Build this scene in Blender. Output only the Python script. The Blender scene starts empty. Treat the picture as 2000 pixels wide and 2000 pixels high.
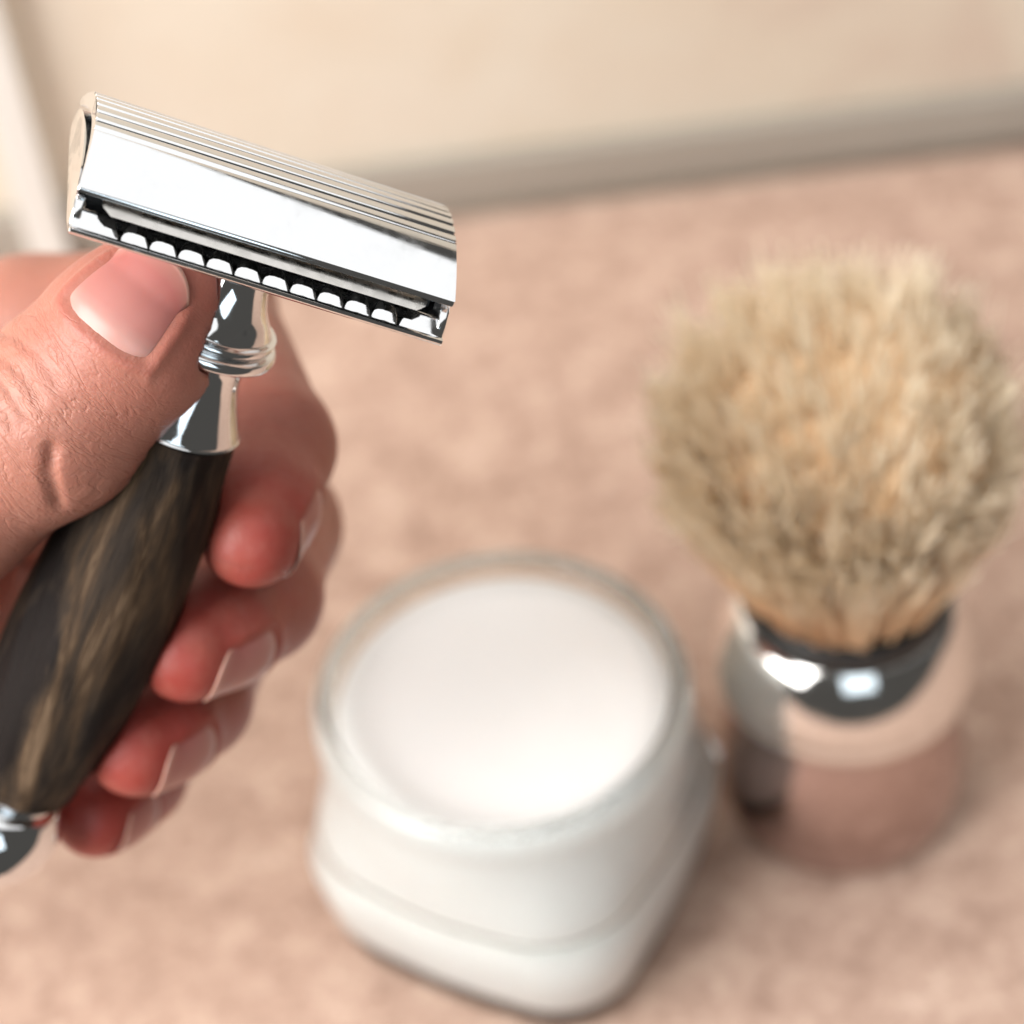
import bpy, bmesh, math, random
import numpy as np
from mathutils import Vector, Matrix

random.seed(7)
rng = np.random.default_rng(7)
sc = bpy.context.scene
COL = sc.collection

# ------------------------------------------------------------------ camera
FPX, HC, PITCH, ROLL = 4500.0, 0.308, math.radians(46), math.radians(7.0)
Fw = Vector((0, math.cos(PITCH), -math.sin(PITCH)))
R0 = Vector((1, 0, 0)); U0 = Vector((0, math.sin(PITCH), math.cos(PITCH)))
Up = U0 * math.cos(ROLL) + R0 * math.sin(ROLL)
Rt = R0 * math.cos(ROLL) - U0 * math.sin(ROLL)
CAM = Vector((0, 0, HC))
cd = bpy.data.cameras.new('camera'); cam = bpy.data.objects.new('camera', cd); COL.objects.link(cam)
cm = Matrix.Identity(4)
for i in range(3):
    cm[i][0], cm[i][1], cm[i][2], cm[i][3] = Rt[i], Up[i], -Fw[i], CAM[i]
cam.matrix_world = cm
cd.sensor_width = 36; cd.sensor_fit = 'HORIZONTAL'; cd.lens = 36 * FPX / 2000
cd.clip_start = 0.01; cd.clip_end = 50
cd.dof.use_dof = True; cd.dof.focus_distance = 0.2185; cd.dof.aperture_fstop = 15.0
sc.camera = cam

# ------------------------------------------------------------------ light
w = bpy.data.worlds.new('World'); sc.world = w; w.use_nodes = True
w.node_tree.nodes['Background'].inputs[0].default_value = (1.0, 0.95, 0.88, 1)
w.node_tree.nodes['Background'].inputs[1].default_value = 0.08

def area(name, loc, target, sx, sy, watts, color):
    l = bpy.data.lights.new(name, 'AREA'); l.shape = 'RECTANGLE'; l.size = sx; l.size_y = sy
    l.energy = watts; l.color = color
    o = bpy.data.objects.new(name, l); COL.objects.link(o); o.location = loc
    o.rotation_euler = (Vector(target) - Vector(loc)).to_track_quat('-Z', 'Y').to_euler()
    return o
area('window_light', (-0.82, -0.18, 0.62), (0, 0.24, 0.05), 0.9, 1.05, 32, (1.0, 0.985, 0.965))
area('ceiling_panel', (0.42, 0.36, 1.25), (0.36, 0.33, 0), 1.9, 1.85, 13.0, (0.99, 0.99, 0.99))
area('far_window', (0.10, -1.5, 0.74), (0, 0.2, 0.1), 0.85, 1.0, 6.0, (0.78, 0.91, 1.0))

vs = sc.view_settings
vs.view_transform = 'Standard'; vs.look = 'None'; vs.exposure = 0.0; vs.gamma = 1.0
vs.use_curve_mapping = False
sc.render.engine = 'CYCLES'
sc.cycles.use_denoising = True
sc.cycles.max_bounces = 14; sc.cycles.transmission_bounces = 12; sc.cycles.transparent_max_bounces = 12
sc.cycles.diffuse_bounces = 9; sc.cycles.glossy_bounces = 6
sc.cycles.sample_clamp_indirect = 8

# ------------------------------------------------------------------ helpers
def ray(px, py):
    return Fw + Rt * ((px - 1000) / FPX) + Up * ((1000 - py) / FPX)
def ground(px, py, z=0.0):
    v = ray(px, py); return CAM + v * ((z - HC) / v.z)
def cc(px, py, d):
    """pixel + depth in mm -> camera coordinates in mm"""
    return np.array([(px - 1000) / FPX * d, (1000 - py) / FPX * d, -d])

def mesh_obj(name, verts, faces, mat=None, parent=None, smooth=True):
    me = bpy.data.meshes.new(name)
    me.from_pydata([tuple(map(float, v)) for v in verts], [], faces)
    me.update()
    if smooth:
        me.polygons.foreach_set('use_smooth', [True] * len(me.polygons))
    o = bpy.data.objects.new(name, me); COL.objects.link(o)
    if mat: me.materials.append(mat)
    if parent: o.parent = parent
    return o
def bm_obj(name, bm, mat=None, parent=None, smooth=False):
    me = bpy.data.meshes.new(name)
    bmesh.ops.recalc_face_normals(bm, faces=bm.faces[:])
    bm.to_mesh(me); bm.free()
    if smooth: me.polygons.foreach_set('use_smooth', [True] * len(me.polygons))
    o = bpy.data.objects.new(name, me); COL.objects.link(o)
    if mat: me.materials.append(mat)
    if parent: o.parent = parent
    return o
def tag(o, label=None, cat=None, group=None, kind=None):
    for k, v in (('label', label), ('category', cat), ('group', group), ('kind', kind)):
        if v: o[k] = v
    return o
def empty(name, mat4):
    o = bpy.data.objects.new(name, None); COL.objects.link(o); o.matrix_world = mat4
    o.empty_display_size = 0.01
    return o
def autosmooth(o, ang=35):
    m = o.modifiers.new('edge_split', 'EDGE_SPLIT'); m.split_angle = math.radians(ang)
    return o
razor = None
def lathe(name, prof, mat, parent, n=64, s=0.001, split=30, rfun=None):
    """prof: list of (r, z) in mm, closed at the ends when r == 0"""
    vs_, fs = [], []
    for j, (r, z) in enumerate(prof):
        for i in range(n):
            a = 2 * math.pi * i / n
            rr = r if rfun is None else r * rfun(a, z)
            vs_.append(((rr * math.cos(a) + (float(bend(-z)) if parent is razor else 0)) * s, rr * math.sin(a) * s, z * s))
    for j in range(len(prof) - 1):
        for i in range(n):
            k = (i + 1) % n
            fs.append((j * n + i, j * n + k, (j + 1) * n + k, (j + 1) * n + i))
    fs.append(tuple(range(n))); fs.append(tuple((len(prof) - 1) * n + i for i in range(n)))
    bm = bmesh.new()
    vv = [bm.verts.new(v) for v in vs_]
    for f in fs:
        bm.faces.new([vv[i] for i in f])
    bmesh.ops.remove_doubles(bm, verts=bm.verts[:], dist=1e-7)
    o = bm_obj(name, bm, mat, parent, True)
    if split: autosmooth(o, split)
    return o
def smooth_prof(pts, n=6):
    """Catmull-Rom through profile points"""
    out = []
    P = [pts[0]] + list(pts) + [pts[-1]]
    for i in range(1, len(P) - 2):
        p0, p1, p2, p3 = (np.array(q, float) for q in P[i - 1:i + 3])
        for k in range(n):
            t = k / n
            out.append(tuple(0.5 * ((2 * p1) + (-p0 + p2) * t + (2 * p0 - 5 * p1 + 4 * p2 - p3) * t * t
                                    + (-p0 + 3 * p1 - 3 * p2 + p3) * t ** 3)))
    out.append(tuple(pts[-1]))
    return out

# ------------------------------------------------------------------ materials
class NT:
    def __init__(self, name):
        self.m = bpy.data.materials.new(name); self.m.use_nodes = True
        self.t = self.m.node_tree; self.n = self.t.nodes; self.l = self.t.links
        self.b = self.n['Principled BSDF']
    def node(self, typ, **kw):
        nd = self.n.new(typ)
        for k, v in kw.items():
            if k == 'inp':
                for a, b in v.items(): nd.inputs[a].default_value = b
            else: setattr(nd, k, v)
        return nd
    def link(self, a, b): self.l.new(a, b)
    def coords(self, scale=(1, 1, 1), out='Object'):
        tc = self.node('ShaderNodeTexCoord'); mp = self.node('ShaderNodeMapping')
        mp.inputs['Scale'].default_value = scale
        self.link(tc.outputs[out], mp.inputs['Vector']); return mp.outputs['Vector']
    def noise(self, vec, scale, detail=4, rough=0.5, dist=0.0):
        nd = self.node('ShaderNodeTexNoise', inp={'Scale': scale, 'Detail': detail, 'Roughness': rough, 'Distortion': dist})
        self.link(vec, nd.inputs['Vector']); return nd.outputs['Fac']
    def ramp(self, fac, stops):
        nd = self.node('ShaderNodeValToRGB'); cr = nd.color_ramp
        while len(cr.elements) < len(stops): cr.elements.new(0.5)
        for e, (p, c) in zip(cr.elements, stops):
            e.position = p; e.color = (*c, 1) if len(c) == 3 else c
        self.link(fac, nd.inputs['Fac']); return nd.outputs['Color']
    def math(self, op, a, b=None, clamp=False):
        nd = self.node('ShaderNodeMath', operation=op, use_clamp=clamp)
        for i, v in enumerate((a, b)):
            if v is None: continue
            if isinstance(v, (int, float)): nd.inputs[i].default_value = v
            else: self.link(v, nd.inputs[i])
        return nd.outputs[0]
    def mix(self, fac, a, b, mode='MIX'):
        nd = self.node('ShaderNodeMix', data_type='RGBA', blend_type=mode)
        if isinstance(fac, (int, float)): nd.inputs[0].default_value = fac
        else: self.link(fac, nd.inputs[0])
        for i, v in ((6, a), (7, b)):
            if isinstance(v, tuple): nd.inputs[i].default_value = (*v, 1)
            else: self.link(v, nd.inputs[i])
        return nd.outputs[2]
    def bump(self, h, strength, dist):
        nd = self.node('ShaderNodeBump', inp={'Strength': strength, 'Distance': dist})
        self.link(h, nd.inputs['Height']); self.link(nd.outputs[0], self.b.inputs['Normal']); return nd
    def set(self, **kw):
        for k, v in kw.items():
            k = k.replace('_', ' ')
            if isinstance(v, (int, float)): self.b.inputs[k].default_value = v
            elif isinstance(v, tuple): self.b.inputs[k].default_value = (*v, 1) if len(v) == 3 and k not in ('Subsurface Radius',) else v
            else: self.link(v, self.b.inputs[k])

def mat_chrome(name, col=(0.80, 0.81, 0.82), rough=0.05):
    t = NT(name); v = t.coords()
    n = t.noise(v, 900, 3); sm = t.noise(v, 130, 4, 0.65, 1.2)
    scr = t.noise(t.coords((1, 14, 14)), 260, 2, 0.5)
    r = t.node('ShaderNodeMapRange', inp={1: 0.3, 2: 0.75, 3: rough * 0.5, 4: rough * 1.6}); t.link(n, r.inputs[0])
    r2 = t.node('ShaderNodeMapRange', inp={1: 0.48, 2: 0.72, 3: 0.0, 4: 0.13}); t.link(sm, r2.inputs[0])
    t.set(Base_Color=col, Metallic=1.0, Roughness=t.math('ADD', r.outputs[0], r2.outputs[0]))
    t.bump(scr, 0.06, 0.00003)
    return t.m
CHROME = mat_chrome('polished_chrome')
STEEL = mat_chrome('blade_steel', (0.62, 0.60, 0.57), 0.22)
FERRULE = mat_chrome('ferrule_chrome', (0.84, 0.83, 0.81), 0.07)
ROSE = mat_chrome('rose_polished_metal', (0.47, 0.375, 0.355), 0.06)

def mat_horn():
    t = NT('dark_horn')
    v1 = t.coords((1, 1, 0.055)); v2 = t.coords((1, 1, 0.2))
    a = t.noise(v1, 1250, 6, 0.72, 0.4); b = t.noise(v2, 170, 4, 0.6, 0.6)
    bm_ = t.node('ShaderNodeMapRange', inp={1: 0.38, 2: 0.66, 3: 0.0, 4: 1.0}); t.link(b, bm_.inputs[0])
    m = t.math('MULTIPLY', a, bm_.outputs[0])
    c = t.ramp(m, [(0.05, (0.012, 0.009, 0.008)), (0.20, (0.030, 0.021, 0.015)), (0.34, (0.060, 0.037, 0.022)), (0.56, (0.14, 0.092, 0.057))])
    t.set(Base_Color=c, Roughness=0.55, Specular_IOR_Level=0.08); t.bump(a, 0.6, 0.0005)
    return t.m
HORN = mat_horn()

def mat_skin():
    t = NT('skin'); v = t.coords()
    big = t.noise(v, 90, 3, 0.55); fine = t.noise(v, 600, 4, 0.6)
    at = t.node('ShaderNodeAttribute', attribute_name='redness')
    base = t.mix(big, (0.37, 0.150, 0.105), (0.46, 0.215, 0.155))
    base = t.mix(t.math('MULTIPLY', fine, 0.35), base, (0.31, 0.092, 0.064))
    blot = t.noise(v, 230, 4, 0.6)
    redf = t.math('MULTIPLY', at.outputs['Fac'], t.math('ADD', t.math('MULTIPLY', blot, 1.1), 0.45), True)
    base = t.mix(redf, base, (0.34, 0.058, 0.044))
    t.set(Base_Color=base, Roughness=0.42, Subsurface_Weight=0.35, Subsurface_Scale=0.0014)
    t.b.inputs['Subsurface Radius'].default_value = (1.0, 0.36, 0.2)
    t.b.inputs['Specular IOR Level'].default_value = 0.35
    vo = t.node('ShaderNodeTexVoronoi', feature='DISTANCE_TO_EDGE', inp={'Scale': 1700, 'Randomness': 1.0})
    t.link(v, vo.inputs['Vector'])
    lines = t.noise(t.coords((1, 1, 1)), 1900, 3, 0.6)
    h = t.math('ADD', t.math('MULTIPLY', vo.outputs['Distance'], 0.6), t.math('MULTIPLY', lines, 0.6))
    h = t.math('ADD', h, t.math('MULTIPLY', fine, 0.8))
    fa = t.node('ShaderNodeAttribute', attribute_name='finger'); wa = t.node('ShaderNodeAttribute', attribute_name='wrinkle')
    mp = t.node('ShaderNodeMapping'); mp.inputs['Scale'].default_value = (1.0, 0.30, 1.0); t.link(fa.outputs['Vector'], mp.inputs['Vector'])
    n1 = t.noise(mp.outputs[0], 0.42, 3, 0.55, 0.8); n2 = t.noise(mp.outputs[0], 1.3, 3, 0.6, 0.5)
    def groove(n, wdt):
        a = t.math('ABSOLUTE', t.math('SUBTRACT', n, 0.5))
        mr = t.node('ShaderNodeMapRange', interpolation_type='SMOOTHSTEP', inp={1: 0.0, 2: wdt, 3: 0.0, 4: 1.0}); t.link(a, mr.inputs[0]); return mr.outputs[0]
    g = t.math('ADD', t.math('MULTIPLY', groove(n1, 0.035), 1.6), t.math('MULTIPLY', groove(n2, 0.07), 0.7))
    h = t.math('ADD', t.math('MULTIPLY', h, 0.65), t.math('MULTIPLY', t.math('MULTIPLY', g, 0.7), wa.outputs['Fac']))
    t.bump(h, 0.5, 0.0002)
    return t.m
SKIN = mat_skin()

def mat_nail():
    t = NT('fingernail'); v = t.coords()
    at = t.node('ShaderNodeAttribute', attribute_name='nail_v')
    n = t.noise(v, 250, 3)
    c = t.ramp(at.outputs['Fac'], [(0.0, (0.50, 0.26, 0.215)), (0.16, (0.50, 0.265, 0.225)), (0.30, (0.46, 0.19, 0.16)), (0.80, (0.40, 0.13, 0.11)), (0.94, (0.44, 0.19, 0.15)), (0.98, (0.58, 0.36, 0.28))])
    c = t.mix(t.math('MULTIPLY', n, 0.3), c, (0.48, 0.17, 0.16))
    t.set(Base_Color=c, Roughness=0.34, Subsurface_Weight=0.3, Subsurface_Scale=0.0008)
    return t.m
NAIL = mat_nail()

def mat_counter():
    t = NT('mottled_stone'); v = t.coords()
    a = t.noise(v, 100, 5, 0.7, 0.3); b = t.noise(v, 420, 5, 0.75); c = t.noise(v, 28, 3, 0.5)
    m = t.math('ADD', t.math('MULTIPLY', a, 0.5), t.math('MULTIPLY', b, 0.5))
    col = t.ramp(m, [(0.38, (0.30, 0.192, 0.143)), (0.46, (0.45, 0.305, 0.233)), (0.54, (0.55, 0.385, 0.298)), (0.64, (0.75, 0.575, 0.465))])
    col = t.mix(t.math('MULTIPLY', c, 0.35), col, (0.44, 0.29, 0.24))
    t.set(Base_Color=col, Roughness=0.8, Specular_IOR_Level=0.2); t.bump(t.noise(v, 600, 4, 0.75), 0.45, 0.0010)
    return t.m
def mat_wall():
    t = NT('cream_tile'); v = t.coords()
    a = t.noise(v, 16, 4, 0.55, 0.5); b = t.noise(v, 45, 4, 0.6)
    col = t.ramp(a, [(0.30, (0.54, 0.425, 0.34)), (0.46, (0.63, 0.55, 0.44)), (0.62, (0.66, 0.60, 0.50))])
    col = t.mix(t.math('MULTIPLY', b, 0.3), col, (0.60, 0.48, 0.39))
    t.set(Base_Color=col, Roughness=0.35)
    return t.m
def mat_plain(name, col, rough, nscale=120, var=0.25):
    t = NT(name); v = t.coords(); n = t.noise(v, nscale, 4)
    c = t.mix(t.math('MULTIPLY', n, var), col, tuple(x * 0.75 for x in col))
    t.set(Base_Color=c, Roughness=rough)
    return t.m
COUNTER = mat_counter(); WALL = mat_wall()
GREY = mat_plain('grey_sealant', (0.33, 0.295, 0.25), 0.5)
WHITE = mat_plain('white_lacquer', (0.66, 0.64, 0.60), 0.35, 60, 0.1)
BLACK = mat_plain('black_plastic', (0.012, 0.012, 0.012), 0.4)

def mat_cream():
    t = NT('shaving_cream'); v = t.coords(); n = t.noise(v, 140, 3)
    t.set(Base_Color=(0.955, 0.955, 0.95), Roughness=0.5)
    t.bump(n, 0.15, 0.002)
    return t.m
CREAM = mat_cream()
def mat_glass():
    t = NT('clear_glass'); v = t.coords(); n = t.noise(v, 60, 2)
    t.set(Base_Color=(0.93, 0.97, 0.945), Roughness=0.02, IOR=1.48, Transmission_Weight=1.0)
    t.bump(n, 0.05, 0.001)
    return t.m
GLASS = mat_glass()
def mat_bristle():
    t = NT('boar_bristle')
    at = t.node('ShaderNodeAttribute', attribute_name='strand')
    sp = t.node('ShaderNodeSeparateColor'); t.link(at.outputs['Color'], sp.inputs[0])
    c = t.ramp(sp.outputs[0], [(0.0, (0.92, 0.53, 0.24)), (0.4, (0.99, 0.71, 0.41)), (0.75, (1.0, 0.82, 0.57)), (1.0, (1.0, 0.90, 0.72))])
    c = t.mix(t.math('MULTIPLY', sp.outputs[1], 0.45), c, (1.0, 0.90, 0.72))
    t.set(Base_Color=c, Roughness=0.45)
    tr = t.node('ShaderNodeBsdfTranslucent'); t.link(c, tr.inputs['Color'])
    mx = t.node('ShaderNodeMixShader', inp={0: 0.15}); out = t.n['Material Output']
    t.link(t.b.outputs[0], mx.inputs[1]); t.link(tr.outputs[0], mx.inputs[2]); t.link(mx.outputs[0], out.inputs['Surface'])
    return t.m
BRISTLE = mat_bristle()
def mat_core():  # for the added core that brightens the gaps between tufts
    t = NT('bounce_core'); v = t.coords((1, 1, 0.25)); n = t.noise(v, 900, 4, 0.6)
    c = t.ramp(n, [(0.3, (0.58, 0.36, 0.19)), (0.6, (0.84, 0.60, 0.37))])
    t.set(Base_Color=c, Roughness=0.7); t.bump(n, 0.8, 0.0008)
    return t.m
BOUNCE_CORE = mat_core()

# ------------------------------------------------------------------ setting
def plane_grid(name, x0, x1, y0, y1, mat):
    return mesh_obj(name, [(x0, y0, 0), (x1, y0, 0), (x1, y1, 0), (x0, y1, 0)], [(0, 1, 2, 3)], mat, smooth=False)
def box(name, x0, x1, y0, y1, z0, z1, mat, parent=None, bevel=0.0, seg=2):
    bm = bmesh.new()
    bmesh.ops.create_cube(bm, size=1)
    for v in bm.verts:
        v.co = Vector((x0 + (v.co.x + .5) * (x1 - x0), y0 + (v.co.y + .5) * (y1 - y0), z0 + (v.co.z + .5) * (z1 - z0)))
    if bevel: bmesh.ops.bevel(bm, geom=bm.edges[:], offset=bevel, segments=seg, affect='EDGES', profile=0.5)
    return bm_obj(name, bm, mat, parent, False)

top = box('countertop', -0.55, 0.55, 0.06, 0.3856, -0.03, 0.0, COUNTER)
tag(top, 'mottled pinkish beige stone countertop', None, kind='structure')
wall = box('back_wall', -0.55, 0.55, 0.3906, 0.42, -0.03, 0.352, WALL)
tag(wall, 'cream coloured wall behind the countertop', None, kind='structure')
tr = box('wall_trim', -0.55, 0.55, 0.3862, 0.3904, 0.0022, 0.0135, GREY, bevel=0.001)
tag(tr, 'narrow grey trim strip along the foot of the cream wall', 'trim')
wt = box('corner_trim', -0.0940, -0.0855, 0.3838, 0.3857, 0.0004, 0.352, WHITE, bevel=0.0006)
tag(wt, 'upright white trim strip standing against the cream wall', 'trim')

# ------------------------------------------------------------------ safety razor
HEAD = cc(492, 458, 226.0); TAIL = cc(36, 1640, 261.0)
a_ = TAIL - HEAD; HLEN = np.linalg.norm(a_); a_ = a_ / HLEN
phi = math.radians(15.7)
BEND = 3.5
def bend(ax):  # the horn grows in a gentle curve
    return -BEND * (np.maximum(np.asarray(ax, float) - 10, 0) / 72) ** 2
h_ = np.array([math.cos(phi), -math.sin(phi), 0.0]); h_[2] = -(a_[0] * h_[0] + a_[1] * h_[1]) / a_[2]
h_ /= np.linalg.norm(h_)
zc = -a_; yc = np.cross(zc, h_)
CAMM = np.array([[Rt[i], Up[i], -Fw[i]] for i in range(3)])
def c2w(p):  # camera mm -> world metres
    return CAMM @ (np.asarray(p).T * 0.001) + np.array(CAM)[:, None] if np.ndim(p) == 2 else CAMM @ (np.asarray(p) * 0.001) + np.array(CAM)
M = Matrix.Identity(4)
ho = c2w(HEAD)
for i, v in enumerate((h_, yc, zc)):
    wv = CAMM @ v
    for k in range(3): M[k][i] = wv[k]
for k in range(3): M[k][3] = ho[k]
razor = tag(empty('safety_razor', M), 'chrome safety razor with scalloped guard and dark horn handle, gripped in a hand', 'razor')

def extrude_x(name, prof, x0, x1, mat, parent, bevel=0.0, nx=1, xfun=None, smooth=True, split=28):
    """closed (y,z) profile in mm swept along x; xfun(y,z,side) shifts the ends"""
    bm = bmesh.new(); rings = []
    for j in range(nx + 1):
        t = j / nx
        rg = []
        for (y, z) in prof:
            x = x0 + (x1 - x0) * t
            if xfun: x += xfun(y, z) * (2 * t - 1)
            rg.append(bm.verts.new((x * .001, y * .001, z * .001)))
        rings.append(rg)
    n = len(prof)
    for j in range(nx):
        for i in range(n):
            k = (i + 1) % n
            bm.faces.new((rings[j][i], rings[j][k], rings[j + 1][k], rings[j + 1][i]))
    e0 = bm.faces.new(rings[0]); e1 = bm.faces.new(rings[-1][::-1])
    if bevel:
        es = list(e0.edges) + list(e1.edges)
        bmesh.ops.bevel(bm, geom=es, offset=bevel * .001, segments=2, affect='EDGES', profile=0.5)
    o = bm_obj(name, bm, mat, parent, smooth)
    if split: autosmooth(o, split)
    return o

# cap: domed, reeded along the crown
def cap_z(y):
    return 4.0 + 4.1 * (1 - (y / 10.6) ** 2)
prof = []
N = 460
for i in range(N + 1):
    y = -10.6 + 21.2 * i / N
    z = cap_z(y)
    if abs(y) < 4.6:
        ph = (y + 4.6) / 9.2 * 6
        z += -0.06 * (0.5 - 0.5 * math.cos(2 * math.pi * ph + math.pi)) + 0.0
        z -= 0.34 * max(math.exp(-((ph - k) * 1.533 / 0.13) ** 2) for k in range(0, 7))
    prof.append((y, z))
under = [(10.75, 3.75), (10.65, 3.45), (10.3, 3.4)]
for i in range(21):
    y = 10.0 - 20.0 * i / 20
    under.append((y, 3.5 + 2.6 * (1 - (y / 10.0) ** 2)))
under += [(-10.3, 3.4), (-10.65, 3.45), (-10.75, 3.75)]
extrude_x('cap', prof + under, -18.6, 18.6, CHROME, razor, 0.16, 1, lambda y, z: -0.5 * (1 - (y / 10.6) ** 2), split=50)

# blade
bprof = [(-11.55, 2.42), (-11.0, 2.76), (-10.4, 2.98), (-6, 3.75), (0, 4.3), (6, 3.75), (10.4, 2.98), (11.0, 2.76), (11.55, 2.42)]
bl = [(y, z) for y, z in bprof] + [(y, z + 0.10) for y, z in bprof[::-1][1:-1]]
extrude_x('blade', bl, -16.1, 16.1, STEEL, razor, 0, 1, lambda y, z: -0.9 * max(0, (abs(y) - 10.6) / 0.9) ** 2, split=20)

# base plate with the safety bar
base = [(-12.35, 0.0), (-12.7, 0.12), (-12.85, 0.4), (-12.72, 0.68), (-12.4, 0.78), (-10.2, 0.62), (-9.6, 0.9), (-8.2, 1.4),
        (8.2, 1.4), (9.6, 0.9), (10.2, 0.62), (12.4, 0.78), (12.72, 0.68), (12.85, 0.4), (12.7, 0.12), (12.35, 0.0), (9, -0.5), (-9, -0.5)]
guard = extrude_x('guard', base, -18.4, 18.4, CHROME, razor, 0.12, 1, None, split=40)
def tooth_mesh(w0, w1, sx=0.0):
    """scalloped tooth: wide along the bar, narrow and rounded inwards"""
    bm = bmesh.new()
    pts = []
    for (y, z, hw) in ((-12.5, 0.62, w0), (-12.35, 0.80, w0 * 0.99), (-11.6, 1.28, w0 * 0.92), (-10.85, 1.80, w1), (-10.5, 1.95, w1 * 0.72), (-10.25, 1.75, w1 * 0.75), (-10.0, 0.55, w1 * 1.1), (-12.3, 0.5, w0)):
        for s in (-1, 1): pts.append((s * hw + sx, y, z))
    pts += [(sx, -12.3, 0.92), (sx, -11.5, 1.45), (sx, -10.75, 1.98), (sx + w1 * .5, -10.85, 1.90), (sx - w1 * .5, -10.85, 1.90)]
    for p in pts: bm.verts.new([c * .001 for c in p])
    bmesh.ops.convex_hull(bm, input=bm.verts[:])
    bmesh.ops.dissolve_limit(bm, angle_limit=math.radians(4), verts=bm.verts[:], edges=bm.edges[:])
    bmesh.ops.bevel(bm, geom=bm.edges[:], offset=0.00012, segments=2, affect='EDGES', profile=0.5)
    return bm
tm = None
PITCHT = 2.74
for side in (1, -1):
    for k in range(10):
        x = (k - 4.5) * PITCHT
        if tm is None:
            o = bm_obj('tooth', tooth_mesh(1.35, 0.92), CHROME, guard, True); autosmooth(o, 30); tm = o
        else:
            o = tm.copy(); COL.objects.link(o); o.parent = guard
        o.location = (x * .001, 0, 0)
        if side < 0: o.rotation_euler = (0, 0, math.pi); o.location = (-x * .001, 0, 0)
def land_mesh(s):
    bm = bmesh.new(); pts = []
    for (y, z, xi) in ((-12.5, 0.62, 13.75), (-12.35, 0.82, 13.8), (-11.6, 1.35, 14.1), (-10.8, 1.9, 14.45), (-10.4, 2.0, 14.7), (-10.0, 0.55, 14.4), (-12.3, 0.5, 13.75)):
        pts += [(s * xi, y, z), (s * 18.3, y, z)]
    for p in pts: bm.verts.new([c * .001 for c in p])
    bmesh.ops.convex_hull(bm, input=bm.verts[:])
    bmesh.ops.dissolve_limit(bm, angle_limit=math.radians(4), verts=bm.verts[:], edges=bm.edges[:])
    bmesh.ops.bevel(bm, geom=bm.edges[:], offset=0.00013, segments=2, affect='EDGES', profile=0.5)
    return bm
for s in (-1, 1):
    o = bm_obj('end_land', land_mesh(s), CHROME, guard, True); autosmooth(o, 30)
    p = o.copy(); COL.objects.link(p); p.parent = guard; p.rotation_euler = (0, 0, math.pi)
# end plates closing the head
epr = []
for i in range(41):
    y = -11.6 + 23.2 * i / 40
    epr.append((y, 1.2 + 4.0 * max(0, 1 - (y / 11.7) ** 2) ** 0.6))
epr += [(11.9, 0.2), (9, -0.35), (-9, -0.35), (-11.9, 0.2)]
for s in (-1, 1):
    extrude_x('end_plate', epr, s * 18.05 - 0.45, s * 18.05 + 0.45, CHROME, razor, 0.2, 1, None, split=40)
# spacer block between plate and cap so that the cap is carried
extrude_x('blade_bed', [(-7.5, 1.3), (-7.2, 3.2), (0, 4.1), (7.2, 3.2), (7.5, 1.3)], -17.2, 17.2, BLACK, razor, 0, 1, None)

# handle fittings (turned parts along local -z)
def turned(name, pts, mat, n=5, split=32, raw=False):
    return lathe(name, (pts if raw else smooth_prof(pts, n)), mat, razor, 72, split=split)
turned('neck', [(0, -0.3), (5.0, -0.32), (4.8, -0.9), (4.0, -1.6), (3.6, -2.8), (3.5, -4.2), (3.7, -5.8), (4.3, -7.6), (5.1, -9.0), (5.5, -9.8), (5.5, -10.1), (0, -10.15)], CHROME)
turned('collar', [(0, -10.0), (5.6, -10.0), (6.0, -10.2), (6.1, -10.6), (5.95, -10.95), (5.8, -11.05), (6.05, -11.15), (6.5, -11.4), (6.7, -11.9), (6.6, -12.4), (6.2, -12.7), (5.0, -12.85), (0, -12.9)], CHROME)
turned('ferrule', [(0, -12.7), (4.6, -12.7), (4.4, -13.4), (4.2, -14.6), (4.35, -16.4), (4.9, -18.2), (5.6, -19.9), (6.2, -21.2), (6.3, -21.6), (5.9, -21.9), (0, -22.0)], CHROME)
GRIP = [(0, -21.8), (5.8, -21.85), (6.4, -23.2), (7.2, -30), (7.9, -38), (8.2, -46), (8.15, -52), (7.7, -60), (6.9, -66), (6.2, -69.5), (5.7, -70.8), (0, -71)]
lathe('grip', smooth_prof(GRIP, 8), HORN, razor, 96, split=40,
      rfun=lambda a, z: 1 + 0.035 * math.sin(2 * a + z * 0.05) + 0.018 * math.sin(5 * a - z * 0.11) + 0.012 * math.sin(9 * a + z * 0.23) + 0.006 * math.sin(17 * a + z * 0.4))
turned('pommel', [(0, -70.7), (5.2, -70.7), (5.5, -71.4), (5.0, -72.2), (4.8, -72.8), (5.9, -73.6), (6.9, -75.4), (7.3, -77.6), (7.1, -80), (6.0, -82.2), (4.0, -83.7), (2, -84.3), (0, -84.4)], CHROME)

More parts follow.
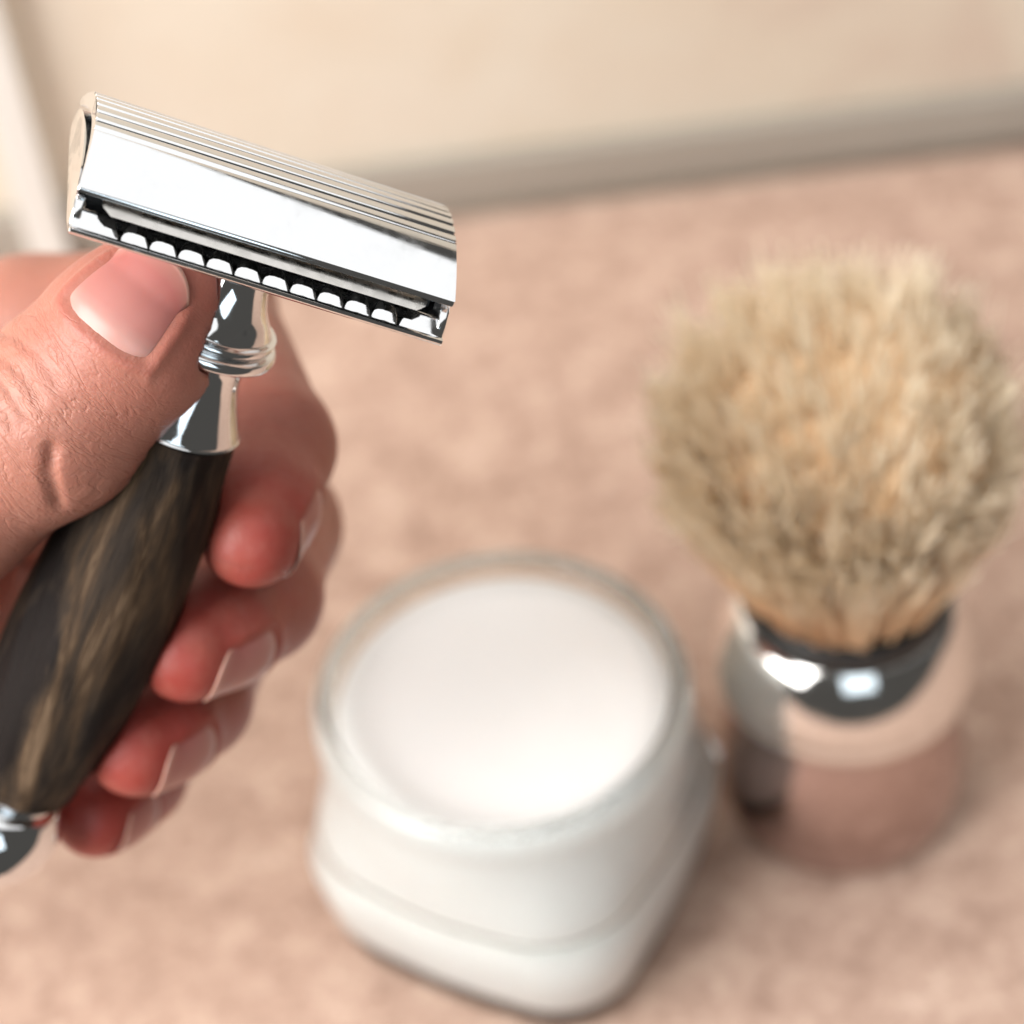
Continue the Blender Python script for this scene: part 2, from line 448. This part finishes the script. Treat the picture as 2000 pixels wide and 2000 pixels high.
# ------------------------------------------------------------------ hand (signed distance field -> one continuous mesh)
def J(px, py, d, r): return (cc(px, py, d - 11 * min(1, max(0, (py - 460) / 1180))), r)
CH = {
    'thumb': [J(342, 550, 230.0, 6.7), J(255, 660, 231, 8.3), J(108, 812, 235.5, 9.2), J(-120, 965, 242, 9.8), J(-330, 1080, 252, 12.5)],
    'index': [J(492, 1048, 250, 5.5), J(500, 985, 254, 6.5), J(522, 872, 262, 7.3), J(395, 608, 283, 8.6), J(60, 652, 288, 9.4), J(-330, 770, 292, 10.5)],
    'middle': [J(366, 1268, 257.5, 5.8), J(422, 1225, 261.5, 6.7), J(500, 1165, 269, 7.2), J(528, 1030, 290, 8.4), J(120, 960, 297, 9.6), J(-260, 950, 302, 10.8)],
    'ring': [J(266, 1458, 266, 5.6), J(310, 1420, 269.5, 6.4), J(372, 1365, 277, 6.8), J(425, 1225, 299, 7.8), J(90, 1160, 304, 9.0), J(-210, 1140, 309, 10.2)],
    'little': [J(186, 1592, 278, 4.9), J(212, 1562, 281, 5.5), J(262, 1512, 288, 6.0), J(318, 1390, 305, 6.8), J(60, 1340, 311, 7.8), J(-150, 1320, 316, 9.4)],
}
WR = cc(-1080, 1330, 306)
PALM = [
    [J(-330, 770, 292, 10.5), (WR + np.array([4, 14, 0]), 13)], [J(-260, 950, 302, 10.8), (WR + np.array([2, 5, -4]), 13)],
    [J(-210, 1140, 309, 10.2), (WR + np.array([0, -4, -4]), 13)], [J(-150, 1320, 316, 9.4), (WR + np.array([0, -13, -2]), 12)],
    [J(-330, 1080, 252, 12.5), J(-620, 1210, 272, 15), (WR + np.array([4, 2, 14]), 14)],
    [J(-150, 1090, 268, 10.5), J(-420, 1120, 285, 15)], [J(-240, 1230, 296, 12), (WR + np.array([10, -6, 10]), 13)],
    [(WR, 20), (cc(-1950, 1500, 322), 25)],
]
def round_cone(P, a, b, r1, r2):
    ba = b - a; l2 = ba @ ba
    t = np.clip(((P - a) @ ba) / l2, 0, 1)
    d = P - a - t[:, None] * ba
    return np.sqrt((d * d).sum(1)) - (r1 + (r2 - r1) * t)
def smin(a, b, k):
    h = np.maximum(k - np.abs(a - b), 0) / k
    return np.minimum(a, b) - h * h * k * 0.25
GR = np.array([(-z, r) for r, z in smooth_prof([(5.0, 0), (3.6, -3), (4.3, -7.6), (6.6, -10.6), (6.6, -12.6), (4.3, -14.5), (5.6, -20)] + GRIP[2:-1] + [(6.3, -77), (2, -82)], 4)])
def sdf(P, carve=True):
    tot = None
    def chain(c, k):
        d = None
        for (p0, r0), (p1, r1) in zip(c[:-1], c[1:]):
            e = round_cone(P, p0, p1, r0, r1)
            d = e if d is None else smin(d, e, k)
        return d
    palm = None
    for c in PALM:
        e = chain(c, 6); palm = e if palm is None else smin(palm, e, 10)
    fing = None
    for nme in ('index', 'middle', 'ring', 'little'):
        e = chain(CH[nme], 2.5); fing = e if fing is None else smin(fing, e, 0.9)
    tot = smin(palm, fing, 5)
    tot = smin(tot, chain(CH['thumb'], 4), 1.6)
    if not carve: return tot
    # soft flesh yields to the razor
    q = P - HEAD
    ax = q @ a_; q2 = q - bend(ax)[:, None] * h_
    rad = np.sqrt(np.maximum((q2 * q2).sum(1) - ax * ax, 0))
    hr = np.interp(ax, GR[:, 0], GR[:, 1], left=-50, right=-50)
    hd = rad - hr - 0.05
    tot = np.maximum(tot, -np.maximum(hd, ax - 83))
    slab = np.abs(q @ h_) - 19.2
    slab2 = np.abs(q @ yc) - 13.2
    slab3 = np.maximum(-ax - 9, ax - 0.65)
    tot = np.maximum(tot, -np.maximum(np.maximum(slab, slab2), slab3))
    return tot

def surface_nets(f, lo, hi, s):
    n = [int(math.ceil((hi[i] - lo[i]) / s)) + 1 for i in range(3)]
    xs = [lo[i] + s * np.arange(n[i]) for i in range(3)]
    V = np.empty(n, np.float32)
    # coarse pass decides which blocks need exact values
    B = 12
    for i in range(0, n[0], B):
        for j in range(0, n[1], B):
            for k in range(0, n[2], B):
                sx, sy, sz = xs[0][i:i + B], xs[1][j:j + B], xs[2][k:k + B]
                c = np.array([[sx.mean(), sy.mean(), sz.mean()]])
                dc = f(c)[0]
                if abs(dc) > s * B * 0.9 + 4:
                    V[i:i + B, j:j + B, k:k + B] = dc; continue
                G = np.stack(np.meshgrid(sx, sy, sz, indexing='ij'), -1)
                V[i:i + B, j:j + B, k:k + B] = f(G.reshape(-1, 3)).reshape(G.shape[:3])
    S = V < 0
    m = [d - 1 for d in n]
    cnt = np.zeros(m, np.int32); acc = np.zeros(m + [3])
    corners = [(a, b, c) for a in (0, 1) for b in (0, 1) for c in (0, 1)]
    sl = lambda o: tuple(slice(o[i], o[i] + m[i]) for i in range(3))
    for ia, ca in enumerate(corners):
        for cb in corners[ia + 1:]:
            if sum(abs(ca[q] - cb[q]) for q in range(3)) != 1: continue
            va, vb = V[sl(ca)], V[sl(cb)]
            x = S[sl(ca)] != S[sl(cb)]
            idx = np.nonzero(x)
            t = va[idx] / (va[idx] - vb[idx])
            cnt[idx] += 1
            acc[idx] += np.array(ca) + t[:, None] * (np.array(cb) - np.array(ca))
    act = cnt > 0
    ids = -np.ones(m, np.int64); ii = np.nonzero(act); ids[ii] = np.arange(len(ii[0]))
    verts = np.stack(ii, 1) + acc[ii] / cnt[ii][:, None]
    verts = np.array(lo) + verts * s
    faces = []
    for ax in range(3):
        b, c = (ax + 1) % 3, (ax + 2) % 3
        s0 = [slice(None)] * 3; s1 = [slice(None)] * 3
        s0[ax] = slice(0, n[ax] - 1); s1[ax] = slice(1, n[ax])
        A_, B_ = S[tuple(s0)], S[tuple(s1)]
        x = np.array(np.nonzero(A_ != B_)).T
        x = x[(x[:, b] > 0) & (x[:, c] > 0) & (x[:, b] < n[b] - 1) & (x[:, c] < n[c] - 1)]
        flip = A_[tuple(x.T)]
        q = []
        for (db, dcc) in ((1, 1), (0, 1), (0, 0), (1, 0)):
            y = x.copy(); y[:, b] -= db; y[:, c] -= dcc
            q.append(ids[tuple(y.T)])
        q = np.stack(q, 1)
        q[~flip] = q[~flip][:, ::-1]
        faces.append(q)
    return verts, np.concatenate(faces)

def grad(f, P, e=0.15):
    g = np.stack([f(P + np.eye(3)[i] * e) - f(P - np.eye(3)[i] * e) for i in range(3)], 1)
    return g / np.maximum(np.linalg.norm(g, axis=1, keepdims=True), 1e-6)

lo = np.array([-242, -68, -352]); hi = np.array([-14, 42, -208])
HV, HF = surface_nets(sdf, lo, hi, 0.65)
# pull the vertices onto the field and relax
nb_i = np.concatenate([HF[:, k] for k in range(4)]); nb_j = np.concatenate([HF[:, (k + 1) % 4] for k in range(4)])
deg = np.bincount(np.concatenate([nb_i, nb_j]), minlength=len(HV)).astype(float)
def laplace(V, lam):
    out = np.zeros_like(V)
    for c in range(3):
        out[:, c] = np.bincount(nb_i, V[nb_j, c], len(V)) + np.bincount(nb_j, V[nb_i, c], len(V))
    return V + lam * (out / deg[:, None] - V)
for _ in range(3): HV = laplace(HV, 0.5)
HN = grad(sdf, HV, 0.4)
HV = HV - HN * np.clip(sdf(HV), -0.4, 0.4)[:, None]
HV = laplace(HV, 0.35)

# skin redness: fingertips and pads hold more blood
red = np.zeros(len(HV))
for nme, amt in (('index', 0.9), ('middle', 0.95), ('ring', 1.0), ('little', 1.0)):
    d0 = np.linalg.norm(HV - CH[nme][0][0], axis=1); red = np.maximum(red, amt * np.clip(1 - (d0 - 5) / 16, 0, 1))
    d1 = np.linalg.norm(HV - CH[nme][2][0], axis=1); red = np.maximum(red, 0.45 * np.clip(1 - (d1 - 6) / 16, 0, 1))
d0 = np.linalg.norm(HV - CH['thumb'][0][0], axis=1); red = np.maximum(red, 0.40 * np.clip(1 - (d0 - 5) / 14, 0, 1))
d0 = np.linalg.norm(HV - cc(60, 1050, 250), axis=1); red = np.maximum(red, 0.55 * np.clip(1 - (d0 - 4) / 14, 0, 1))

# creases on the thumb joint, pressed into the surface
HNw = grad(sdf, HV, 0.4)
def crease(pts, depth, width):
    global HV
    P = np.array([cc(*p) for p in pts])
    d = np.full(len(HV), 1e9)
    for p0, p1 in zip(P[:-1], P[1:]):
        ba = (p1 - p0)[:2]; t = np.clip(((HV[:, :2] - p0[:2]) @ ba) / (ba @ ba), 0, 1)
        q = HV[:, :2] - p0[:2] - t[:, None] * ba
        d = np.minimum(d, np.sqrt((q * q).sum(1)))
    near = (HN[:, 2] > 0.05) & (HV[:, 2] > -246)
    HV = HV - HN * (1.7 * depth * np.exp(-(d / width) ** 2) * near)[:, None]
for c, dp, wd in (
    ([(-20, 690, 232), (30, 705, 230), (75, 740, 230), (110, 790, 231)], 0.22, 0.55),
    ([(-20, 735, 232), (25, 750, 230), (65, 790, 230), (85, 835, 231)], 0.24, 0.55),
    ([(-20, 640, 232), (50, 665, 230), (105, 700, 230), (150, 760, 231)], 0.16, 0.5),
    ([(-20, 790, 232), (30, 800, 230), (60, 840, 230)], 0.20, 0.5),
    ([(138, 985, 234), (134, 930, 234), (140, 880, 233)], 0.5, 0.5)):
    crease(c, dp, wd)

# finger coordinates (along, around) drive the transverse skin lines
fco = np.zeros((len(HV), 3)); best = np.full(len(HV), 1e9); wr = np.full(len(HV), 0.22)
for ci, (nme, c) in enumerate(CH.items()):
    cum = 0.0
    for (p0, r0), (p1, r1) in zip(c[:-1], c[1:]):
        ba = p1 - p0; L = np.linalg.norm(ba); t = np.clip(((HV - p0) @ ba) / (L * L), 0, 1)
        q = HV - p0 - t[:, None] * ba; dd = np.linalg.norm(q, axis=1) - (r0 + (r1 - r0) * t)
        e1 = np.cross(ba / L, [0.2, 0.3, 0.93]); e1 /= np.linalg.norm(e1); e2 = np.cross(ba / L, e1)
        m = dd < best; best[m] = dd[m]
        fco[m] = np.stack([cum + t * L, np.arctan2(q @ e2, q @ e1) * 8.0, np.full(len(HV), ci * 40.0)], 1)[m]
        cum += L
    for k in ((2,) if nme == 'thumb' else (2, 3)):
        wr = np.maximum(wr, np.exp(-(np.linalg.norm(HV - c[k][0], axis=1) / 13.5) ** 4))
NAILS = []
def nail_spec(p_base, p_tip, dorsal, halfang, v0, length):
    t = p_tip - p_base; t = t / np.linalg.norm(t)
    n = dorsal - (dorsal @ t) * t; n = n / np.linalg.norm(n); b = np.cross(t, n)
    NAILS.append((p_base, t, n, b, halfang, v0, length))
tb = CH['thumb']
nail_spec(tb[1][0], tb[0][0], np.array([-0.20, -0.04, 1.0]), 0.60, -1.6, 10.4)
for nme, dors, L in (('index', np.array([1.0, -0.2, -0.45]), 9.5), ('middle', np.array([0.75, -0.75, 0.35]), 9.5), ('ring', np.array([0.8, -0.65, 0.35]), 9.0), ('little', np.array([0.8, -0.6, 0.3]), 7.5)):
    nail_spec(CH[nme][1][0], CH[nme][0][0], dors, 0.72, -1.5, L)
# skin folds round each nail and a shallow bed under it
HN = grad(sdf, HV, 0.4)
for (pb, t, n, b, ha, v0, L) in NAILS:
    q = HV - pb; sv = q @ t; x = q @ n; y = q @ b; rr = np.hypot(x, y); th = np.arctan2(y, x)
    near = (rr < 12) & (np.abs(th) < ha * 1.9) & (sv > v0 - 5) & (sv < v0 + L + 2)
    u = np.clip(np.abs(th) / ha, 0, 1)
    st = v0 + 0.10 * L * u ** 3.5; en = v0 + L - 0.24 * L * u ** 2.6
    d = np.maximum(st - sv, (np.abs(th) - ha) * rr)
    fade = np.clip((en - sv) / 2.0 + 0.3, 0, 1)
    ridge = 0.34 * np.exp(-((d - 0.75) / 0.6) ** 2) * fade
    bed = -0.22 * np.clip(-d / 0.5, 0, 1) * np.clip((en - sv) / 0.6, 0, 1)
    HV = HV + HN * ((ridge + bed) * near)[:, None]
    red = np.where(near, np.maximum(red, 0.35 * np.exp(-((d - 0.5) / 0.9) ** 2)), red)
hand = mesh_obj('hand', (c2w(HV).T), [tuple(map(int, f)) for f in HF], SKIN)
at = hand.data.attributes.new('redness', 'FLOAT', 'POINT'); at.data.foreach_set('value', red.astype(np.float32))
at = hand.data.attributes.new('finger', 'FLOAT_VECTOR', 'POINT'); at.data.foreach_set('vector', fco.astype(np.float32).ravel())
at = hand.data.attributes.new('wrinkle', 'FLOAT', 'POINT'); at.data.foreach_set('value', wr.astype(np.float32))
ss = hand.modifiers.new('subsurf', 'SUBSURF'); ss.levels = 1; ss.render_levels = 1
tag(hand, 'left hand closed round the razor handle, thumb pressed under the razor head', 'hand')

def nail(p_base, t, n, b, halfang, v0, length, lift=0.02, name='fingernail'):
    """curved plate on the back of the last joint"""
    NU, NV = 25, 25
    u = np.linspace(-1, 1, NU); v = np.linspace(0, 1, NV)
    Ug, Vg = np.meshgrid(u, v, indexing='ij')
    th = Ug * halfang
    Vv = Vg.copy()
    # rounded cuticle and rounded free edge
    st = v0 + 0.10 * length * (np.abs(Ug) ** 3.5)
    en = v0 + length - 0.24 * length * (np.abs(Ug) ** 2.6)
    s = st + (en - st) * Vg
    flat = v0 + 0.62 * length
    sr = np.minimum(s, flat)
    O = p_base + sr.reshape(-1, 1) * t
    D = np.cos(th).reshape(-1, 1) * n + np.sin(th).reshape(-1, 1) * b
    loq, hiq = np.zeros(len(O)) + 1.0, np.zeros(len(O)) + 16.0
    for _ in range(26):
        m = (loq + hiq) / 2; ins = sdf(O + D * m[:, None], False) < 0
        loq = np.where(ins, m, loq); hiq = np.where(ins, hiq, m)
    off = (lift - 0.22 * (1 - np.minimum(Vg * 5, 1)) ** 2 - 0.16 * np.abs(Ug) ** 6).reshape(-1)
    P = O + D * (loq + off)[:, None] + (s - sr).reshape(-1, 1) * (t - 0.22 * n)
    fs = [(i * NV + j, (i + 1) * NV + j, (i + 1) * NV + j + 1, i * NV + j + 1) for i in range(NU - 1) for j in range(NV - 1)]
    o = mesh_obj(name, c2w(P).T, fs, NAIL, hand)
    a2 = o.data.attributes.new('nail_v', 'FLOAT', 'POINT'); a2.data.foreach_set('value', Vg.reshape(-1).astype(np.float32))
    so = o.modifiers.new('thick', 'SOLIDIFY'); so.thickness = 0.00018; so.offset = -1
    return o
for sp_ in NAILS: nail(*sp_)

# ------------------------------------------------------------------ cream jar
JB = ground(1030, 1718)
jarM = Matrix.Translation(JB) @ Matrix.Rotation(math.radians(-77 + 45), 4, 'Z')
def rsq(a, hs, cr, bulge):
    """polar radius of a rounded square with half side hs, corner radius cr"""
    c, s = abs(math.cos(a)), abs(math.sin(a))
    if c < s: c, s = s, c
    x = hs; y = hs * s / c
    if y <= hs - cr: r = hs / c
    else:
        k = hs - cr; B_ = -(c * k + s * k); C_ = 2 * k * k - cr * cr
        r = -B_ + math.sqrt(max(0, B_ * B_ - C_))
    return r + bulge * max(0, math.cos(4 * a)) if False else r + bulge * (0.5 + 0.5 * math.cos(4 * a))
# z, scale of the square, blend to circle, circle radius
OUT = [(0.0, 21.4, 0, 0), (0.25, 22.4, 0, 0), (1.0, 23.2, 0, 0), (2.4, 23.8, 0, 0), (5, 24.3, 0, 0), (10, 25.0, 0, 0), (16, 25.7, 0, 0), (19.2, 25.9, 0, 0),
       (20.3, 25.8, 0, 0), (21.0, 25.5, .02, 26.8), (21.5, 25.3, .04, 26.8), (22.0, 25.3, .06, 26.9), (22.7, 25.4, .10, 27), (24.2, 25.3, .2, 27.4), (28, 24.8, .42, 27.2), (31, 24.6, .68, 27), (34, 24.4, .9, 26.8), (36.5, 24.4, 1, 26.6), (38.0, 24, 1, 26.2),
       (38.8, 24, 1, 26.2), (39.8, 24, 1, 26.9), (41.5, 24, 1, 27.2), (43.6, 24, 1, 27.1), (44.8, 24, 1, 26.6), (45.4, 24, 1, 25.8), (45.5, 24, 1, 25.0), (45.2, 24, 1, 24.3), (44.2, 24, 1, 23.9)]
INN = [(42, 24, 1, 23.8), (38, 24, 1, 23.8), (35, 22.0, .9, 23.9), (31, 22.6, .65, 24.4), (27.5, 23.0, .36, 24.7), (24.6, 23.2, .16, 24.7), (22.9, 22.4, .06, 24), (21.7, 21.6, .03, 23.5), (20.5, 22.0, 0, 24), (18.6, 22.8, 0, 24), (12, 22.2, 0, 24), (6.8, 21.2, 0, 24), (5.2, 20.0, 0, 24), (4.6, 18, 0, 24)]
def ring_pts(z, hs, bl, rc, n=112):
    o = []
    for i in range(n):
        a = 2 * math.pi * i / n
        r0 = rsq(a, hs, 11.5, 0.9) if hs else 0
        r = r0 * (1 - bl) + (rc or r0) * bl
        o.append((r * math.cos(a) * .001, r * math.sin(a) * .001, z * .001))
    return o
def shell(name, rows, mat, n=112):
    vs_, fs = [], []
    for rw in rows: vs_ += ring_pts(*rw, n=n)
    for j in range(len(rows) - 1):
        for i in range(n):
            k = (i + 1) % n
            fs.append((j * n + i, j * n + k, (j + 1) * n + k, (j + 1) * n + i))
    c0 = len(vs_); vs_.append((0, 0, rows[0][0] * .001)); vs_.append((0, 0, rows[-1][0] * .001))
    for i in range(n):
        k = (i + 1) % n; L = (len(rows) - 1) * n
        fs.append((c0, k, i)); fs.append((c0 + 1, L + i, L + k))
    return mesh_obj(name, vs_, fs, mat)
def grow(rows):
    return [(z * 1.05 + (1.6 if z > 37 else 1.6 * max(0, (z - 23) / 14)), hs + 0.7, b_, rc + (0.7 if rc else 0)) for z, hs, b_, rc in rows]
jar = shell('cream_jar', grow(OUT + INN), GLASS); jar.matrix_world = jarM
tag(jar, 'open clear glass jar with rounded square body and round neck, full of white cream', 'jar')
# cream fills the cavity, wetting the glass (reaches 0.15 mm into the wall)
crw = [(r[0], r[1] + .35, r[2], r[3] + .35) for i, r in enumerate(INN[::-1])][:-1]
crw[0] = (4.3, 18, 0, 24)
crw += [(41.6, 24, 1, 24.1), (42.0, 24, 1, 23.6)]
crw = [r for r in crw if not 20.2 < r[0] < 23.2]
ki = max(i for i, r in enumerate(crw) if r[0] < 20.3) + 1
crw[ki:ki] = [(20.4, 22.6, 0, 24), (20.6, 21.4, .02, 23), (20.8, 16.5, .03, 18), (22.8, 16.5, .05, 18), (23.0, 21.6, .06, 23.4), (23.2, 23.0, .08, 24.6)]  # notch shaped into the cream so its shade gives a dark shoulder line
crv = crw + [(41.95, 24, 1, 20), (42.2, 24, 1, 14), (42.0, 24, 1, 7)]
cream = shell('shaving_cream', grow(crv), CREAM); cream.matrix_world = jarM
tag(cream, 'smooth white shaving cream filling the glass jar', 'cream')

# ------------------------------------------------------------------ shaving brush
BB = ground(1640, 1545)
brush = tag(empty('shaving_brush', Matrix.Translation(BB)), 'shaving brush with pale bushy bristles, chrome band and rose metal base', 'brush')
lathe('handle', smooth_prof([(0, 0.05), (15.0, 0.05), (16.6, 0.5), (18.0, 1.8), (19.0, 4), (19.6, 7.5), (19.7, 11), (19.3, 15.5), (18.3, 20.5), (16.9, 25), (15.7, 28.5), (15.3, 30.5), (15.2, 31.5), (0, 31.6)], 6), ROSE, brush, 96)
lathe('chrome_band', smooth_prof([(0, 30.6), (15.6, 30.6), (18.2, 31.1), (19.3, 32.0), (19.6, 33.2), (19.4, 34.2), (19.3, 34.8), (19.9, 35.5), (20.3, 37), (20.0, 39.4), (19.2, 42.2), (18.1, 45), (16.9, 47.3), (16.0, 48.5), (15.6, 48.7), (15.3, 47.6), (15.2, 45), (0, 44.9)], 6), FERRULE, brush, 96, split=40)
lathe('black_ring', smooth_prof([(0, 45.2), (15.0, 45.2), (15.4, 48.3), (15.8, 50.2), (15.8, 52.0), (15.2, 53.0), (14.2, 53.1), (13.4, 52.2), (13.2, 49), (0, 49)], 5), BLACK, brush, 72, split=40)
# solid core added inside the bristles to throw light back through the tufts
core = lathe('bristle_bounce_core', smooth_prof([(0, 49.1), (12.2, 49.1), (12.3, 53), (13.2, 59), (15.6, 66), (17.9, 73), (18.8, 79.5), (18.0, 86), (15.0, 92), (10.2, 96), (4, 97.6), (0, 98)], 6), BOUNCE_CORE, brush, 96, split=0,
             rfun=lambda a, z: 1 + 0.03 * math.sin(9 * a + z) + 0.03 * math.sin(17 * a - 0.7 * z) + 0.02 * math.sin(31 * a + 1.3 * z))

def bristles():
    NCL, NST = 880, 11
    CZ, RX, RZ = 83.2, 26.0, 23.4
    SEG = 8
    V, F, Cc = [], [], []
    base = 0
    ang3 = np.array([0, 2 * math.pi / 3, 4 * math.pi / 3])
    for c in range(NCL):
        rho = math.sqrt((c + 0.5) / NCL); ph = c * 2.399963 + rng.normal(0, 0.15)
        th = rho ** 0.95 * math.radians(112) + rng.normal(0, 0.05)
        ext = 0.985 + rng.normal(0, 0.04) - (0.16 if rng.random() < 0.2 else 0)
        tipc = np.array([RX * math.sin(th) * math.cos(ph), RX * math.sin(th) * math.sin(ph), CZ + RZ * math.cos(th)])
        tipc = np.array([-2.2, 0, CZ]) + (tipc - np.array([0, 0, CZ])) * ext
        rootc = np.array([12.6 * rho * math.cos(ph), 12.6 * rho * math.sin(ph), 49.2])
        lean = rng.normal(0, 1.0, 3)
        spread = 0.45 + rng.random() * 0.5
        shade = rng.random()
        hook = rng.normal(0, 1.4, 3) * (1.0 if th < 1.45 else 0.55)
        for s in range(NST):
            root = rootc + rng.normal(0, 0.5, 3) * [1, 1, 0.0]
            rr = math.hypot(root[0], root[1])
            if rr > 13.0: root[:2] *= 13.0 / rr
            ln = 1 - abs(rng.normal(0, 0.07))
            off = rng.normal(0, spread, 3)
            tip = np.array([0, 0, 58.]) + (tipc + off - np.array([0, 0, 58.])) * ln
            out = np.array([math.cos(ph), math.sin(ph), 0])
            ctrl = root * 0.45 + tip * 0.55 + out * (1.2 * rho * rho + 0.1) * (1 if th < 1.6 else 1.3) + lean * 0.8 + np.array([0, 0, 4.0 * rho])
            t = np.linspace(0, 1, SEG + 1)[:, None]
            P = (1 - t) ** 2 * root + 2 * t * (1 - t) * ctrl + t * t * tip
            wav = rng.normal(0, 1, 3); wf = rng.uniform(4, 9); wp = rng.uniform(0, 6)
            P = P + (t ** 2) * np.sin(t * wf + wp) * wav * 0.5
            cu = np.clip((t - 0.62) / 0.38, 0, 1)          # tips hook over with their tuft
            P = P + cu ** 2 * hook + cu ** 2 * rng.normal(0, 0.75, 3)
            T = np.gradient(P, axis=0); T /= np.linalg.norm(T, axis=1, keepdims=True)
            X = np.cross(T, [0.3, 0.5, 0.81]); X /= np.linalg.norm(X, axis=1, keepdims=True) + 1e-9
            Y = np.cross(T, X)
            r = np.interp(t[:, 0], [0, .7, 1], [0.11, 0.14, 0.12])
            ring = P[:, None, :] + r[:, None, None] * (np.cos(ang3)[None, :, None] * X[:, None, :] + np.sin(ang3)[None, :, None] * Y[:, None, :])
            V.append(ring.reshape(-1, 3))
            col = np.zeros(((SEG + 1) * 3, 3)); col[:, 0] = np.repeat(t[:, 0], 3); col[:, 1] = 0.5 * shade + 0.5 * rng.random()
            Cc.append(col)
            for j in range(SEG):
                for i in range(3):
                    k = (i + 1) % 3
                    F.append((base + j * 3 + i, base + j * 3 + k, base + (j + 1) * 3 + k, base + (j + 1) * 3 + i))
            base += (SEG + 1) * 3
    V = np.concatenate(V) * .001; Cc = np.concatenate(Cc)
    F = np.array(F, np.int32)
    me = bpy.data.meshes.new('bristles')
    me.vertices.add(len(V)); me.vertices.foreach_set('co', V.astype(np.float32).ravel())
    me.loops.add(F.size); me.loops.foreach_set('vertex_index', F.ravel())
    me.polygons.add(len(F)); me.polygons.foreach_set('loop_start', np.arange(0, F.size, 4, dtype=np.int32))
    me.polygons.foreach_set('use_smooth', np.ones(len(F), bool))
    me.update(calc_edges=True)
    a3 = me.attributes.new('strand', 'FLOAT_COLOR', 'POINT')
    a3.data.foreach_set('color', np.concatenate([Cc, np.ones((len(Cc), 1))], 1).astype(np.float32).ravel())
    me.materials.append(BRISTLE)
    o = bpy.data.objects.new('bristles', me); COL.objects.link(o); o.parent = brush; o['kind'] = 'stuff'
    return o
bristles()
